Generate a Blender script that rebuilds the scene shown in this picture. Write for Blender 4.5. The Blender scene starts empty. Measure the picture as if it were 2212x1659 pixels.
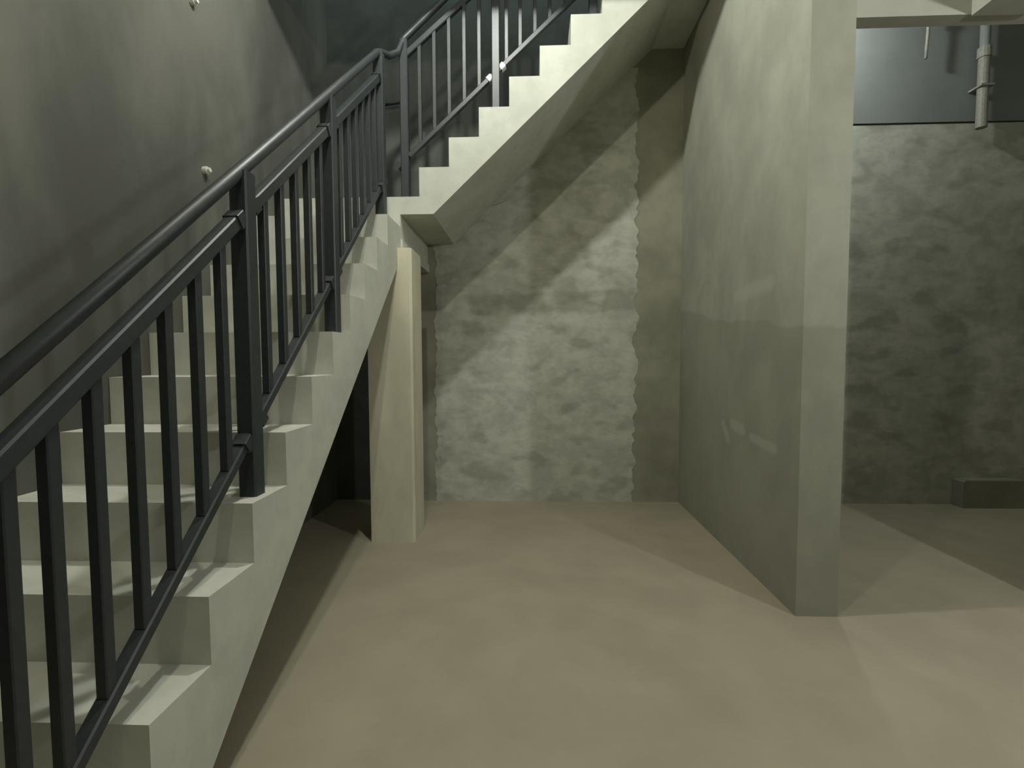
import bpy, bmesh, math, random
from mathutils import Vector, Matrix
random.seed(7)
C = bpy.context.scene.collection
U = 0.21                      # metres per stair tread

# ------------------------------------------------------------------ camera
F_PX, PITCH, YAW, ROLL, HC = 1052.2, 0.0535, -0.0373, -0.0042, 5.70
cam_d = bpy.data.cameras.new('camera')
cam = bpy.data.objects.new('camera', cam_d); C.objects.link(cam)
cam_d.sensor_width = 36.0
cam_d.lens = F_PX / 2212.0 * 36.0
cam_d.clip_start = 0.02
fw = Vector((math.sin(YAW)*math.cos(PITCH), math.cos(YAW)*math.cos(PITCH), -math.sin(PITCH)))
rt0 = Vector((math.cos(YAW), -math.sin(YAW), 0)); up0 = rt0.cross(fw)
rt = rt0*math.cos(ROLL) + up0*math.sin(ROLL); up = up0*math.cos(ROLL) - rt0*math.sin(ROLL)
m = Matrix((rt, up, -fw)).transposed().to_4x4(); m.translation = Vector((0, 0, HC*U))
cam.matrix_world = m
bpy.context.scene.camera = cam

# ------------------------------------------------------------------ world, view
w = bpy.data.worlds.new('world'); bpy.context.scene.world = w; w.use_nodes = True
w.node_tree.nodes['Background'].inputs[0].default_value = (0.75, 0.9, 0.85, 1)
w.node_tree.nodes['Background'].inputs[1].default_value = 1.5
vs = bpy.context.scene.view_settings
vs.view_transform = 'Standard'; vs.look = 'None'; vs.gamma = 1.0; vs.use_curve_mapping = False
vs.exposure = 0.1

# bulbs: position (in treads), power, colour
BULBS = {'hall':   ((-1.6, 3.6, 17.5), 66.0, (1.0, 0.96, 0.79)),
         'middle': ((-1.3, 9.62, 18.8), 128.0, (0.96, 1.0, 0.92)),
         'side':   ((11.8, 2.0, 11.5), 82.0, (0.97, 1.0, 0.98)),
         'bay':    ((9.0, 17.0, 17.8), 52.0, (0.95, 1.0, 0.98))}

# ------------------------------------------------------------------ helpers
def V(x, y, z): return Vector((x*U, y*U, z*U))

def finish(name, bm, mat, parent=None, smooth=False):
    bmesh.ops.recalc_face_normals(bm, faces=bm.faces)
    me = bpy.data.meshes.new(name); bm.to_mesh(me); bm.free()
    if smooth:
        for p in me.polygons: p.use_smooth = True
    me.materials.append(mat)
    o = bpy.data.objects.new(name, me); C.objects.link(o)
    if parent is not None: o.parent = parent
    return o

def add_box(bm, a, b):
    x0, y0, z0 = a; x1, y1, z1 = b
    vs_ = [bm.verts.new(V(x, y, z)) for x in (x0, x1) for y in (y0, y1) for z in (z0, z1)]
    for f in ((0,1,3,2), (4,6,7,5), (0,4,5,1), (2,3,7,6), (0,2,6,4), (1,5,7,3)):
        bm.faces.new([vs_[i] for i in f])

def add_prism(bm, pts, axis, a0, a1):
    """extrude a polygon: axis 'x' -> pts are (y,z); axis 'y' -> pts are (x,z); axis 'z' -> pts are (x,y)"""
    def P(p, a):
        return {'x': V(a, p[0], p[1]), 'y': V(p[0], a, p[1]), 'z': V(p[0], p[1], a)}[axis]
    A = [bm.verts.new(P(p, a0)) for p in pts]; B = [bm.verts.new(P(p, a1)) for p in pts]
    bm.faces.new(A); bm.faces.new(B[::-1])
    n = len(pts)
    for i in range(n):
        bm.faces.new((A[i], A[(i+1) % n], B[(i+1) % n], B[i]))

def add_tube(bm, path, r, seg=14):
    """round tube through points (tread units)"""
    P = [V(*p) for p in path]; rings = []
    for i, p in enumerate(P):
        d0 = (P[i]-P[i-1]).normalized() if i else (P[1]-P[0]).normalized()
        d1 = (P[i+1]-P[i]).normalized() if i < len(P)-1 else d0
        t = (d0+d1).normalized()
        s = t.cross(Vector((0, 0, 1)))
        if s.length < 1e-4: s = Vector((1, 0, 0))
        s.normalize(); n = s.cross(t).normalized()
        k = 1/max(0.6, t.dot(d0))
        rings.append([bm.verts.new(p + (s*math.cos(a)*k + n*math.sin(a)*k)*r*U)
                      for a in [2*math.pi*j/seg for j in range(seg)]])
    for a, b in zip(rings, rings[1:]):
        for j in range(seg):
            bm.faces.new((a[j], a[(j+1) % seg], b[(j+1) % seg], b[j]))
    bm.faces.new(rings[0][::-1]); bm.faces.new(rings[-1])

def add_bar(bm, a, b, w_, h, bev=0.02):
    """square section bar between two points, sides upright; ends cut vertically"""
    A, B = V(*a), V(*b); d = (B-A).normalized()
    s = d.cross(Vector((0, 0, 1)))
    if s.length < 1e-4: s = Vector((1, 0, 0))
    s.normalize(); n = s.cross(d).normalized()
    e = bev; hw, hh = w_/2, h/2
    prof = [(-hw+e, -hh), (hw-e, -hh), (hw, -hh+e), (hw, hh-e), (hw-e, hh), (-hw+e, hh), (-hw, hh-e), (-hw, -hh+e)]
    R = [[bm.verts.new(p + (s*u+n*v)*U) for u, v in prof] for p in (A, B)]
    for j in range(8):
        bm.faces.new((R[0][j], R[0][(j+1) % 8], R[1][(j+1) % 8], R[1][j]))
    bm.faces.new(R[0][::-1]); bm.faces.new(R[1])

def thing(name, label, cat, loc, group=None):
    o = bpy.data.objects.new(name, None); C.objects.link(o)
    o.empty_display_size = 0.1
    o.location = V(*loc); o['label'] = label; o['category'] = cat
    if group: o['group'] = group
    return o

def part(name, bm, mat, root, parent=None, smooth=False, label=None):
    """bm is in world space; re-base it on the root's location"""
    o = finish(name, bm, mat, None, smooth)
    if parent is None:
        o.parent = root; o.matrix_parent_inverse = Matrix.Translation(-root.location)
    else:
        o.parent = parent
    if label: o['label'] = label
    return o

def tag(o, label, cat, group=None):
    o['label'] = label; o['category'] = cat
    if group: o['group'] = group
    return o

def struct(name, bm, mat):
    o = finish(name, bm, mat); o['kind'] = 'structure'; return o

# ------------------------------------------------------------------ materials
class NT:
    def __init__(s, name):
        s.mat = bpy.data.materials.new(name); s.mat.use_nodes = True
        s.t = s.mat.node_tree; s.n = s.t.nodes; s.l = s.t.links
        s.b = s.n['Principled BSDF']
        s.tc = s.n.new('ShaderNodeNewGeometry').outputs['Position']
    def new(s, ty, **k):
        x = s.n.new(ty)
        for a, b in k.items(): setattr(x, a, b)
        return x
    def put(s, sock, v):
        if isinstance(v, bpy.types.NodeSocket): s.l.new(v, sock)
        else: sock.default_value = v
    def math(s, op, a, b=0.0, c=None, clamp=False):
        x = s.new('ShaderNodeMath', operation=op, use_clamp=clamp)
        s.put(x.inputs[0], a); s.put(x.inputs[1], b)
        if c is not None: s.put(x.inputs[2], c)
        return x.outputs[0]
    def mapping(s, scale=(1, 1, 1), rot=(0, 0, 0), loc=(0, 0, 0)):
        x = s.new('ShaderNodeMapping'); s.l.new(s.tc, x.inputs[0])
        x.inputs['Location'].default_value = loc; x.inputs['Rotation'].default_value = rot; x.inputs['Scale'].default_value = scale
        return x.outputs[0]
    def noise(s, vec, scale, detail=3, rough=0.5, dist=0.0):
        x = s.new('ShaderNodeTexNoise'); s.l.new(vec, x.inputs['Vector'])
        x.inputs['Scale'].default_value = scale; x.inputs['Detail'].default_value = detail
        x.inputs['Roughness'].default_value = rough; x.inputs['Distortion'].default_value = dist
        return x.outputs[0]
    def step(s, v, a, b):
        x = s.new('ShaderNodeMapRange', interpolation_type='SMOOTHSTEP'); s.put(x.inputs[0], v)
        s.put(x.inputs[1], a); s.put(x.inputs[2], b); x.inputs[3].default_value = 0; x.inputs[4].default_value = 1
        return x.outputs[0]
    def mix(s, f, a, b, mode='MIX'):
        x = s.new('ShaderNodeMix', data_type='RGBA', blend_type=mode)
        s.put(x.inputs['Factor'], f); s.put(x.inputs['A'], a); s.put(x.inputs['B'], b)
        return x.outputs['Result']
    def xyz(s):
        x = s.new('ShaderNodeSeparateXYZ'); s.l.new(s.tc, x.inputs[0]); return x.outputs
    def stroke(s, u, v, a, b, r, soft):
        """mask of a stroke from a to b (in treads) on a plane with coordinates u, v"""
        ax, ay = a[0]*U, a[1]*U; bx, by = (b[0]-a[0])*U, (b[1]-a[1])*U; L = bx*bx+by*by
        px, py = s.math('SUBTRACT', u, ax), s.math('SUBTRACT', v, ay)
        h = s.math('DIVIDE', s.math('ADD', s.math('MULTIPLY', px, bx), s.math('MULTIPLY', py, by)), L, clamp=True)
        dx = s.math('SUBTRACT', px, s.math('MULTIPLY', h, bx)); dy = s.math('SUBTRACT', py, s.math('MULTIPLY', h, by))
        d = s.math('SQRT', s.math('ADD', s.math('MULTIPLY', dx, dx), s.math('MULTIPLY', dy, dy)))
        return s.step(d, (r+soft)*U, r*U)
    def done(s, col, rough=0.85, bump=None, strength=0.3, dist=0.01, spec=0.3):
        s.put(s.b.inputs['Base Color'], col); s.put(s.b.inputs['Roughness'], rough)
        s.b.inputs['Specular IOR Level'].default_value = spec
        if bump is not None:
            x = s.new('ShaderNodeBump'); x.inputs['Strength'].default_value = strength; x.inputs['Distance'].default_value = dist
            s.l.new(bump, x.inputs['Height']); s.l.new(x.outputs[0], s.b.inputs['Normal'])
        return s.mat

def rgba(c, k=1.0): return (c[0]*k, c[1]*k, c[2]*k, 1)

def concrete(name, base, lo=0.8, hi=1.12, scale=3.0, stretch=(1, 1, 1), rot=(0, 0, 0), fine=18, bump=0.25, rough=0.85, extra=None):
    t = NT(name)
    n1 = t.noise(t.mapping(stretch, rot), scale, 4, 0.55, 0.4)
    n2 = t.noise(t.mapping(stretch, rot, (3, 1, 7)), scale*3.1, 4, 0.6, 0.2)
    n3 = t.noise(t.mapping(), fine*4, 4, 0.6)
    f = t.math('ADD', t.math('MULTIPLY', n1, 0.65), t.math('MULTIPLY', n2, 0.35))
    col = t.mix(t.step(f, 0.36, 0.64), rgba(base, lo), rgba(base, hi))
    col = t.mix(t.math('MULTIPLY', t.step(n3, 0.55, 0.75), 0.12), col, rgba(base, lo*0.75))
    h = t.math('ADD', t.math('MULTIPLY', n2, 0.8), t.math('MULTIPLY', n3, 0.25))
    if extra: col, h = extra(t, col, h)
    return t.done(col, rough, h, bump, 0.008)

STAIR = (0.51, 0.515, 0.455)
WALL = (0.265, 0.262, 0.212)
M = {}
M['stair'] = concrete('stair_concrete', STAIR, 0.90, 1.05, 4.0, bump=0.12)
M['soffit'] = M['stair']
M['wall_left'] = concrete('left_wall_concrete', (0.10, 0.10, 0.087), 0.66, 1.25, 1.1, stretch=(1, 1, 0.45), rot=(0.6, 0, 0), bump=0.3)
M['column'] = concrete('column_concrete', (0.56, 0.53, 0.41), 0.85, 1.08, 2.5, stretch=(1, 1, 0.4), bump=0.15)
M['ceiling'] = concrete('ceiling_concrete', (0.30, 0.30, 0.26), 0.9, 1.05, 2.0)
M['trim'] = concrete('beam_concrete', (0.38, 0.38, 0.33), 0.9, 1.05, 2.0)

def floor_extra(t, col, h):
    x, y, z = t.xyz()
    dx = t.math('SUBTRACT', x, 0.3*U); dy = t.math('SUBTRACT', y, 8.0*U)
    d = t.math('SQRT', t.math('ADD', t.math('MULTIPLY', dx, dx), t.math('MULTIPLY', dy, dy)))
    nz = t.noise(t.mapping((1, 1, 1), (0, 0, 0), (5, 2, 0)), 2.2, 2)
    rings = t.math('SINE', t.math('ADD', t.math('MULTIPLY', d, 16.0), t.math('MULTIPLY', nz, 6.0)))
    col = t.mix(t.math('MULTIPLY', t.step(rings, 0.2, 1.0), 0.16), col, (0.375, 0.335, 0.25, 1))
    return col, h
M['floor'] = concrete('floor_screed', (0.318, 0.284, 0.211), 0.93, 1.06, 1.6, bump=0.08, rough=0.6, extra=floor_extra)

def right_extra(t, col, h):
    x, y, z = t.xyz()
    nz = t.noise(t.mapping((1, 1.0, 1.0), (0, 0, 0), (1, 4, 2)), 2.4, 3)
    line = t.math('SUBTRACT', z, t.math('ADD', t.math('MULTIPLY', t.math('SUBTRACT', y, 10.65*U), 0.12), t.math('ADD', 6.35*U, t.math('MULTIPLY', t.math('SUBTRACT', nz, 0.5), 0.16))))
    col = t.mix(t.math('MULTIPLY', t.step(line, 0.012, -0.012), 0.34), col, rgba((0.19, 0.185, 0.14)))
    mk = None
    for a, b, r, s_ in (((14.84, 3.70), (14.45, 3.28), 0.05, 0.16), ((14.2, 3.78), (13.5, 3.69), 0.09, 0.12),
                        ((12.95, 3.58), (11.75, 3.50), 0.07, 0.10), ((14.1, 7.40), (12.1, 7.50), 0.05, 0.25)):
        k = t.stroke(y, z, a, b, r, s_); mk = k if mk is None else t.math('MAXIMUM', mk, k)
    col = t.mix(t.math('MULTIPLY', mk, 0.5), col, (0.42, 0.42, 0.36, 1))
    return col, h
M['wall_right'] = concrete('right_wall_plaster', (0.34, 0.34, 0.28), 0.85, 1.10, 1.8, stretch=(1, 1, 0.7), bump=0.25, extra=right_extra)

def back_extra(t, col, h):
    x, y, z = t.xyz()
    # rough mortar field between darker smooth concrete, plus dark patches, one of them under the pipe
    s1 = t.stroke(x, z, (16.6, 12.9), (18.2, 12.9), 0.35, 0.5)
    s2 = t.stroke(x, z, (12.4, 10.3), (13.4, 8.6), 0.25, 0.7)
    k = t.math('MAXIMUM', t.math('MULTIPLY', s1, 0.75), t.math('MULTIPLY', s2, 0.4))
    col = t.mix(k, col, (0.085, 0.083, 0.062, 1))
    return col, h
M['wall_back'] = concrete('back_wall_concrete', (0.09, 0.093, 0.085), 0.82, 1.12, 2.2, bump=0.3, extra=back_extra)

def mortar_extra(t, col, h):
    x, y, z = t.xyz()
    n = t.noise(t.mapping((1, 1, 1.7), (0, 0, 0), (2, 0, 5)), 4.2, 2, 0.5, 0.2)
    col = t.mix(t.math('MULTIPLY', t.step(n, 0.50, 0.68), 0.42), col, (0.20, 0.195, 0.15, 1))
    band = t.stroke(x, z, (-2.6, 7.72), (4.2, 7.95), 0.30, 0.22)
    bn = t.noise(t.mapping((1, 1, 1), (0, 0, 0), (8, 0, 1)), 4.0, 2)
    col = t.mix(t.math('MULTIPLY', t.math('MULTIPLY', band, t.step(bn, 0.3, 0.55)), 0.5), col, (0.18, 0.178, 0.14, 1))
    return col, t.math('ADD', h, t.math('MULTIPLY', n, 0.7))
M['pilaster'] = concrete('pilaster_concrete', (0.27, 0.265, 0.205), 0.82, 1.12, 2.2, bump=0.25)
M['smooth'] = concrete('smooth_beam_concrete', (0.21, 0.225, 0.22), 0.9, 1.08, 1.2, bump=0.1)
M['mortar'] = concrete('rough_mortar', (0.46, 0.465, 0.405), 0.82, 1.10, 4.5, stretch=(1, 1, 1.4), bump=0.22, extra=mortar_extra)

def paint(name, col, rough, bump=0.0, spec=0.5, metal=0.0):
    t = NT(name)
    n = t.noise(t.mapping(), 60, 3)
    c = t.mix(t.step(n, 0.35, 0.7), rgba(col, 0.9), rgba(col, 1.1))
    t.b.inputs['Metallic'].default_value = metal
    return t.done(c, rough, n, 0.05, 0.002, spec)
M['rail'] = paint('blue_grey_railing_paint', (0.026, 0.031, 0.034), 0.45)
M['steel'] = paint('bracket_highlight_paint', (0.55, 0.57, 0.54), 0.35, metal=0.3)  # pale colour stands in for the specular highlight on one post's brackets
M['pvc'] = paint('pvc_plastic', (0.55, 0.54, 0.48), 0.45)
M['pipe'] = paint('dull_pipe_plastic', (0.26, 0.255, 0.215), 0.6)  # one even dull tone for pipe and cable
M['dark'] = paint('dark_rubber', (0.02, 0.02, 0.02), 0.6)

# ------------------------------------------------------------------ the setting
YB, XL, XR, YR = 19.19, -7.82, 5.816, 10.65
TR = 0.90
TOP = 31.0
bm = bmesh.new(); add_box(bm, (XL-1, -9, -0.8), (21, YB+1, 0)); struct('floor', bm, M['floor'])
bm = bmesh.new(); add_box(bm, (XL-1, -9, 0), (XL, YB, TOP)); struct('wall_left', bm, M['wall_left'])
bm = bmesh.new(); add_box(bm, (XL-1, YB, 0), (21, YB+1, TOP)); wall_back = struct('wall_back', bm, M['wall_back'])
bm = bmesh.new(); add_box(bm, (XR, YR, 0), (XR+TR, YB, 19.2)); struct('wall_right', bm, M['wall_right'])
bm = bmesh.new(); add_box(bm, (11.95, YR, 0), (21, YR+1.0, 19.2)); struct('wall_side', bm, M['wall_right'])
bm = bmesh.new(); add_box(bm, (20, -9, 0), (21, YR, 19.2)); add_box(bm, (20, YR+1, 0), (21, YB, 19.2)); struct('wall_far', bm, M['wall_right'])
bm = bmesh.new(); add_box(bm, (XL, -9, 0), (20, -8, 19.2)); struct('wall_front', bm, M['wall_right'])
# slab over the hall and the bay, open above the stair
bm = bmesh.new()
add_box(bm, (XL, -9, 19.2), (21, 13.0, 20.0)); add_box(bm, (XR, 13.0, 19.2), (21, YB, 20.0))
struct('ceiling', bm, M['ceiling'])
bm = bmesh.new(); add_box(bm, (XL, 13.0, 17.25), (XR, 13.8, 20.0)); struct('trim_1', bm, M['trim'])   # beam at the edge of the stair opening
bm = bmesh.new(); add_box(bm, (XR+TR, YR, 12.65), (11.95, YR+0.35, 19.2)); struct('trim_2', bm, M['trim'])  # lintel over the bay opening
bm = bmesh.new(); add_box(bm, (9.0, -8, 12.62), (10.1, YR, 19.2)); struct('trim_3', bm, M['trim'])   # downstand beam running out to the lintel
bm = bmesh.new(); add_box(bm, (XR+TR, YB-0.11, 14.35), (20, YB, 19.2)); struct('trim_4', bm, M['smooth'])   # smooth beam along the top of the bay's back wall

ZS = 10.126
# rough mortar panel filling the back wall between the concrete columns: a thin coat with ragged sides
def ragged(x, z0, z1, n, amp, sgn):
    out = []; r = 0.0
    for i in range(n+1):
        r = 0.55*r + random.uniform(-amp, amp)
        out.append((x + r, z0 + (z1-z0)*i/n))
    return out
left = ragged(-3.72, 0.0, 16.6, 130, 0.07, -1); right = ragged(4.08, 0.0, 16.6, 130, 0.085, 1)
bm = bmesh.new()
A = []
for (a, za), (b, zb) in zip(left, right):
    row = []
    for i, f in enumerate((0, .03, .2, .4, .6, .8, .97, 1)):
        x = a + (b-a)*f
        row.append(bm.verts.new(V(x, YB-(0.09 if 0 < i < 6 else 0.06), min(za, max(ZS, ZS+(x+2.956)*0.9456)+0.3+za*0.01))))
    A.append(row)
for r0, r1 in zip(A, A[1:]):
    for i in range(7): bm.faces.new((r0[i], r0[i+1], r1[i+1], r1[i]))
edge = [e for e in bm.edges if e.is_boundary]
ret = bmesh.ops.extrude_edge_only(bm, edges=edge)
for v in [g for g in ret['geom'] if isinstance(g, bmesh.types.BMVert)]: v.co.y = YB*U + 0.002
o = finish('mortar_coat', bm, M['mortar'], wall_back); o['label'] = 'lighter rough mortar coat with ragged edges'
bm = bmesh.new(); add_box(bm, (3.9, YB-0.04, 0), (XR, YB, 18.5)); struct('trim_5', bm, M['pilaster'])
bm = bmesh.new(); add_box(bm, (-4.7, YB-0.04, 0), (-3.6, YB, 10.12)); struct('trim_6', bm, M['pilaster'])   # concrete pilaster in the corner
# mortar of the bay's back wall
bm = bmesh.new(); add_box(bm, (XR+TR, YB-0.07, 0.0), (20, YB, 14.3))
o = finish('mortar_coat', bm, M['mortar'], wall_back); o['label'] = 'rough mortar coat inside the bay'

# ------------------------------------------------------------------ staircase
XS, R, G2 = -3.99, 0.8735, 0.9237
Y0, Z0 = 4.75, 1.881                      # nosing of the first tread in view
YF, ZL, ZS = 15.12, 10.66, 10.126         # landing edge, top, soffit
XU = -3.384                               # first riser of the upper flight
stairs = thing('concrete_staircase', 'pale bare concrete staircase turning right at a landing', 'staircase', (-6, 4, 0))
def zn(y): return Z0 + (y-Y0)*R           # nosing line of the lower flight
def zs(y): return 0.575 + 0.8735*(y-5.70) # its soffit
# lower flight: waist slab, then the steps on it
ylo = 5.70 - 0.575/0.8735
bm = bmesh.new()
add_prism(bm, [(3.75, 0.0), (ylo, 0.0), (YF, zs(YF)), (YF, zn(14.75)-R), (14.75, zn(14.75)-R), (3.75, zn(3.75)-R)], 'x', XL+0.01, XS)
lower = part('lower_flight', bm, M['stair'], stairs)
for n in range(-1, 10):
    y = Y0 + n; zt = Z0 + n*R
    bm = bmesh.new(); add_prism(bm, [(y, zt-R), (y, zt), (y+1, zt)], 'x', XL+0.01, XS)
    part('step', bm, M['stair'], stairs, lower)
bm = bmesh.new(); add_box(bm, (XL+0.01, YF, ZS), (XS, YB-0.01, ZL))
add_box(bm, (XL+0.01, YF, 9.0), (XS, YF+0.5, ZS))
add_prism(bm, [(XS, ZS), (XS, ZL), (XU, ZL), (XU, ZS), ], 'y', YF, YB-0.01)
landing = part('landing_slab', bm, M['stair'], stairs)
bm = bmesh.new()
add_prism(bm, [(-4.95, 9.36), (-4.95, ZS), (-3.985, ZS), (-3.985, 9.40), (-3.93, 9.34), (-3.93, 9.03), (-4.95, 9.03)], 'y', YF+0.02, YB-0.01)
part('landing_beam', bm, M['stair'], stairs)
# upper flight
xs_ = -2.956
def zsu(x): return ZS + (x-xs_)*R/G2
KU = 8
xe = XU + KU*G2
bm = bmesh.new()
add_prism(bm, [(XU, ZS), (xs_, ZS), (xe+0.6, zsu(xe+0.6)), (XR-0.02, zsu(xe+0.6)), (XR-0.02, ZL+KU*R), (xe, ZL+KU*R), (XU, ZL)], 'y', YF, YB-0.01)
upper = part('upper_flight', bm, M['stair'], stairs)
for k in range(1, KU+1):
    x = XU + (k-1)*G2; zt = ZL + k*R
    bm = bmesh.new(); add_prism(bm, [(x, zt-R), (x, zt), (x+G2, zt)], 'y', YF, YB-0.01)
    part('step', bm, M['stair'], stairs, upper)

# ------------------------------------------------------------------ column under the landing corner
bm = bmesh.new()
e = 0.07
add_prism(bm, [(14.70, 0), (16.0, 0), (16.0, 9.02), (15.13, 9.02), (15.13, 8.79), (14.70, 8.42)], 'x', -4.94, -3.985)
add_prism(bm, [(-3.985, 14.70), (-3.57-e, 14.70), (-3.57, 14.70+e), (-3.57, 16.0), (-3.985, 16.0)], 'z', 0.0, 9.02)
tag(finish('concrete_column', bm, M['column']), 'square tan concrete column standing on the floor under the landing corner', 'column')

# ------------------------------------------------------------------ railing
XRAIL, YRAIL = -4.25, 15.42
rail = thing('stair_railing', 'dark blue grey metal stair railing with vertical balusters up both flights', 'railing', (XRAIL, 4, 1.9))
def z_hand(y): return 5.60 + 0.853*(y-3.75) - 0.04
def z_mid(y): return 5.02 + 0.848*(y-3.70) - 0.12
def z_bot(y): return 2.05 + 0.885*(y-4.30)
def u_hand(x): return 15.60 + 0.90*(x+3.89) - 0.10
def u_mid(x): return 15.10 + 0.85*(x+3.83) - 0.08
def u_bot(x): return 12.08 + 0.905*(x+3.63)
ys = 0.4
bm = bmesh.new()
add_tube(bm, [(XRAIL, ys, z_hand(ys)), (XRAIL, 8, z_hand(8)), (XRAIL, 13.9, z_hand(13.9)), (-4.24, 14.25, z_hand(14.15)),
              (-4.15, 14.75, z_hand(14.35)+.03), (-4.02, 15.2, z_hand(14.75)+.05), (-3.86, YRAIL, u_hand(-3.86)),
              (-3.5, YRAIL, u_hand(-3.5)), (1.0, YRAIL, u_hand(1.0)), (5.0, YRAIL, u_hand(5.0))], 0.095, 18)
part('handrail', bm, M['rail'], rail, smooth=True)
bm = bmesh.new(); add_bar(bm, (XRAIL, ys, z_mid(ys)), (XRAIL, 14.05, z_mid(14.05)), 0.19, 0.19); part('top_rail', bm, M['rail'], rail)
bm = bmesh.new(); add_bar(bm, (XRAIL, 2.0, z_bot(2.0)), (XRAIL, 14.3, z_bot(14.3)), 0.17, 0.15); part('bottom_rail', bm, M['rail'], rail)
bm = bmesh.new(); add_bar(bm, (-3.86, YRAIL, u_mid(-3.86)), (5.0, YRAIL, u_mid(5.0)), 0.17, 0.17); part('top_rail', bm, M['rail'], rail)
bm = bmesh.new(); add_bar(bm, (-3.74, YRAIL, u_bot(-3.74)), (5.0, YRAIL, u_bot(5.0)), 0.15, 0.15); part('bottom_rail', bm, M['rail'], rail)

def post(x, y, z0, z1, wd, mat='rail'):
    bm = bmesh.new(); add_bar(bm, (x, y, z0), (x, y, z1), wd, wd, 0.025)
    return part('post', bm, M[mat], rail)
def clip(p, c, sx, sy, sz, mat):
    bm = bmesh.new(); add_box(bm, (c[0]-sx, c[1]-sy, c[2]-sz), (c[0]+sx, c[1]+sy, c[2]+sz))
    o = part('bracket', bm, M[mat], rail, p)
    return o
for y in (1.3, 7.2, 10.42, 14.05):
    n = max(-1, math.floor(y-Y0)); zt = Z0 + n*R if y > 3.75 else 0.0
    p = post(XRAIL, y, zt, z_hand(y)-0.06, 0.27)
    # joining brackets where the rails meet the post
    for f in (z_mid, z_bot):
        for s in (-1, 1):
            yy = y + s*0.19
            bm = bmesh.new(); add_bar(bm, (XRAIL, yy-0.07, f(yy-0.07)), (XRAIL, yy+0.07, f(yy+0.07)), 0.23, 0.22, 0.01)
            part('bracket', bm, M['rail'], rail, p)
for x, k in ((-3.87, 0), (-1.03, 3), (1.92, 6)):
    p = post(x, YRAIL, ZL + k*R, u_hand(x)-0.05, 0.25)
    for s in (-1, 1):
        xx = x + s*0.19
        bm = bmesh.new(); add_bar(bm, (xx-0.06, YRAIL, u_bot(xx-0.06)), (xx+0.06, YRAIL, u_bot(xx+0.06)), 0.2, 0.2, 0.03)
        o = part('bracket', bm, M['steel' if k == 3 else 'rail'], rail, p)
        if k == 3: o['label'] = 'bracket with highlight in its pale colour'
def baluster(x, y, z0, z1, wd=0.125):
    bm = bmesh.new(); add_bar(bm, (x, y, z0), (x, y, z1), wd, wd, 0.012)
    part('baluster', bm, M['rail'], rail)
BY = [2.7, 3.22, 3.72, 4.10, 4.56, 5.05, 5.55, 6.08, 6.60]
BY += [7.2 + (10.42-7.2)*i/6 for i in range(1, 6)] + [10.42 + (14.05-10.42)*i/7 for i in range(1, 7)]
for y in BY: baluster(XRAIL, y, z_bot(y)+0.06, z_mid(y)-0.07)
for x in [-3.39, -2.93, -2.47, -2.0, -1.54, -0.70, -0.28, 0.17, 0.62, 1.08, 1.50]:
    baluster(x, YRAIL, u_bot(x)+0.06, u_mid(x)-0.06, 0.115)

# ------------------------------------------------------------------ small things
def plug(c, label):
    bm = bmesh.new()
    add_tube(bm, [c, (c[0]+0.10, c[1], c[2])], 0.085, 16); add_tube(bm, [(c[0]+0.10, c[1], c[2]), (c[0]+0.16, c[1], c[2]+0.01)], 0.055, 16)
    return tag(finish('wall_plug', bm, M['pvc'], None, False), label, 'plug', 'plastic plugs in the left wall')
plug((XL, 11.674, 10.23), 'small white plastic plug in the left wall just above the handrail')
plug((XL, 11.44, 13.97), 'small white plastic plug high on the left wall at the top edge')

pipe = thing('drain_pipe', 'thin pale vertical pipe on the back wall of the bay', 'pipe', (16.35, YB-0.28, 14.0))
bm = bmesh.new(); add_tube(bm, [(16.35, YB-0.45, 13.95), (16.35, YB-0.45, 16.5)], 0.17, 16); part('lower_length', bm, M['pipe'], pipe, smooth=False)
bm = bmesh.new(); add_tube(bm, [(16.35, YB-0.45, 16.4), (16.35, YB-0.45, 16.75)], 0.21, 16); part('coupling', bm, M['pipe'], pipe)
bm = bmesh.new(); add_tube(bm, [(16.35, YB-0.45, 16.7), (16.35, YB-0.45, 19.2)], 0.15, 16); part('upper_length', bm, M['smooth'], pipe, label='upper length with shade in its greyer colour')  # lower length catches more light; the difference is put into this colour
bm = bmesh.new(); add_box(bm, (16.12, YB-0.66, 15.35), (16.58, YB-0.11, 15.42)); part('clip', bm, M['pipe'], pipe)

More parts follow.
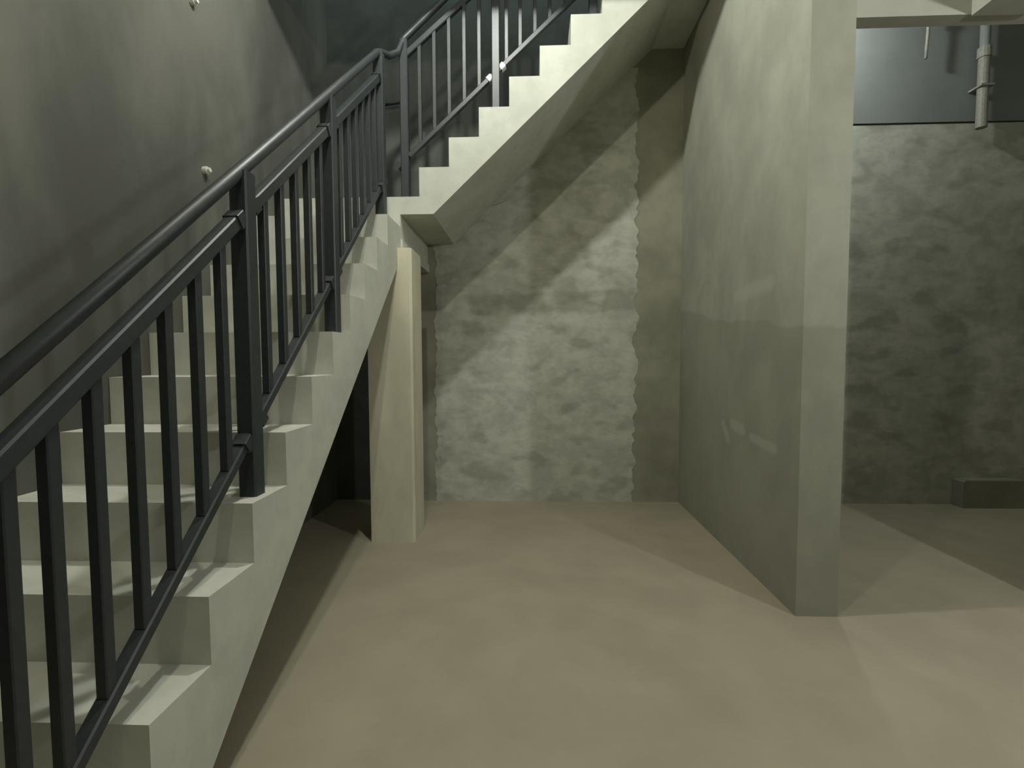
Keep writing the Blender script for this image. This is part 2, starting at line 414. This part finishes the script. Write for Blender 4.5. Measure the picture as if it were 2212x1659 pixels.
bm = bmesh.new()
add_tube(bm, [(14.36, YB-0.5, 19.2), (14.33, YB-0.5, 17.9), (14.30, YB-0.5, 17.2), (14.26, YB-0.5, 16.4)], 0.05, 8)
add_tube(bm, [(14.33, YB-0.5, 17.95), (14.33, YB-0.5, 17.6)], 0.085, 10)
tag(finish('hanging_cable', bm, M['pipe'], None, True), 'short loose cable end hanging in front of the back wall of the bay', 'cable')

bm = bmesh.new()
add_tube(bm, [(-5.66, YB, 15.72), (-5.66, YB-0.25, 15.72), (-5.62, YB-0.25, 15.36), (-4.92, YB-0.25, 15.44)], 0.055, 8)
tag(finish('bent_rod', bm, M['dark'], None, True), 'dark bent steel rod sticking from the wall above the landing', 'rod')

bm = bmesh.new()
add_prism(bm, [(16.2, 0.0), (18.4, 0.0), (18.4, 0.98), (18.34, 1.05), (16.27, 1.05), (16.2, 0.98)], 'y', 18.6, 19.1)
tag(finish('concrete_block', bm, M['pilaster']), 'low concrete block on the floor at the foot of the back wall of the bay', 'block')

# ------------------------------------------------------------------ lamps (above the frame)
def bulb(key, pos, power, col, label):
    r = 0.20                                    # treads
    L = power / (4*math.pi**2*(r*U)**2)
    t = NT('bulb_' + key)
    t.b.inputs['Emission Color'].default_value = (*col, 1); t.b.inputs['Emission Strength'].default_value = L
    t.b.inputs['Base Color'].default_value = (0.8, 0.8, 0.8, 1)
    root = thing('ceiling_bulb', label, 'lamp', (pos[0], pos[1], pos[2]), 'bare bulbs hanging from the ceiling')
    bm = bmesh.new(); bmesh.ops.create_icosphere(bm, subdivisions=3, radius=r*U, matrix=Matrix.Translation(V(*pos)))
    part('bulb', bm, t.mat, root, smooth=True)
    bm = bmesh.new(); add_tube(bm, [(pos[0], pos[1], pos[2]+0.17), (pos[0], pos[1], pos[2]+0.35)], 0.13, 12); part('lamp_holder', bm, M['dark'], root)
    bm = bmesh.new(); add_tube(bm, [(pos[0], pos[1], pos[2]+0.35), (pos[0], pos[1], 19.2)], 0.025, 6); part('cord', bm, M['dark'], root)
WORD = {'hall': 'bare bulb hanging over the foot of the stairs', 'stair': 'bare bulb hanging above the lower flight of stairs',
        'middle': 'bare bulb hanging in the hall in front of the upper flight', 'side': 'bare bulb hanging low by the right side wall', 'bay': 'bare bulb hanging inside the bay behind the lintel'}
for k, (pos, pw, col) in BULBS.items(): bulb(k, pos, pw, col, WORD[k])
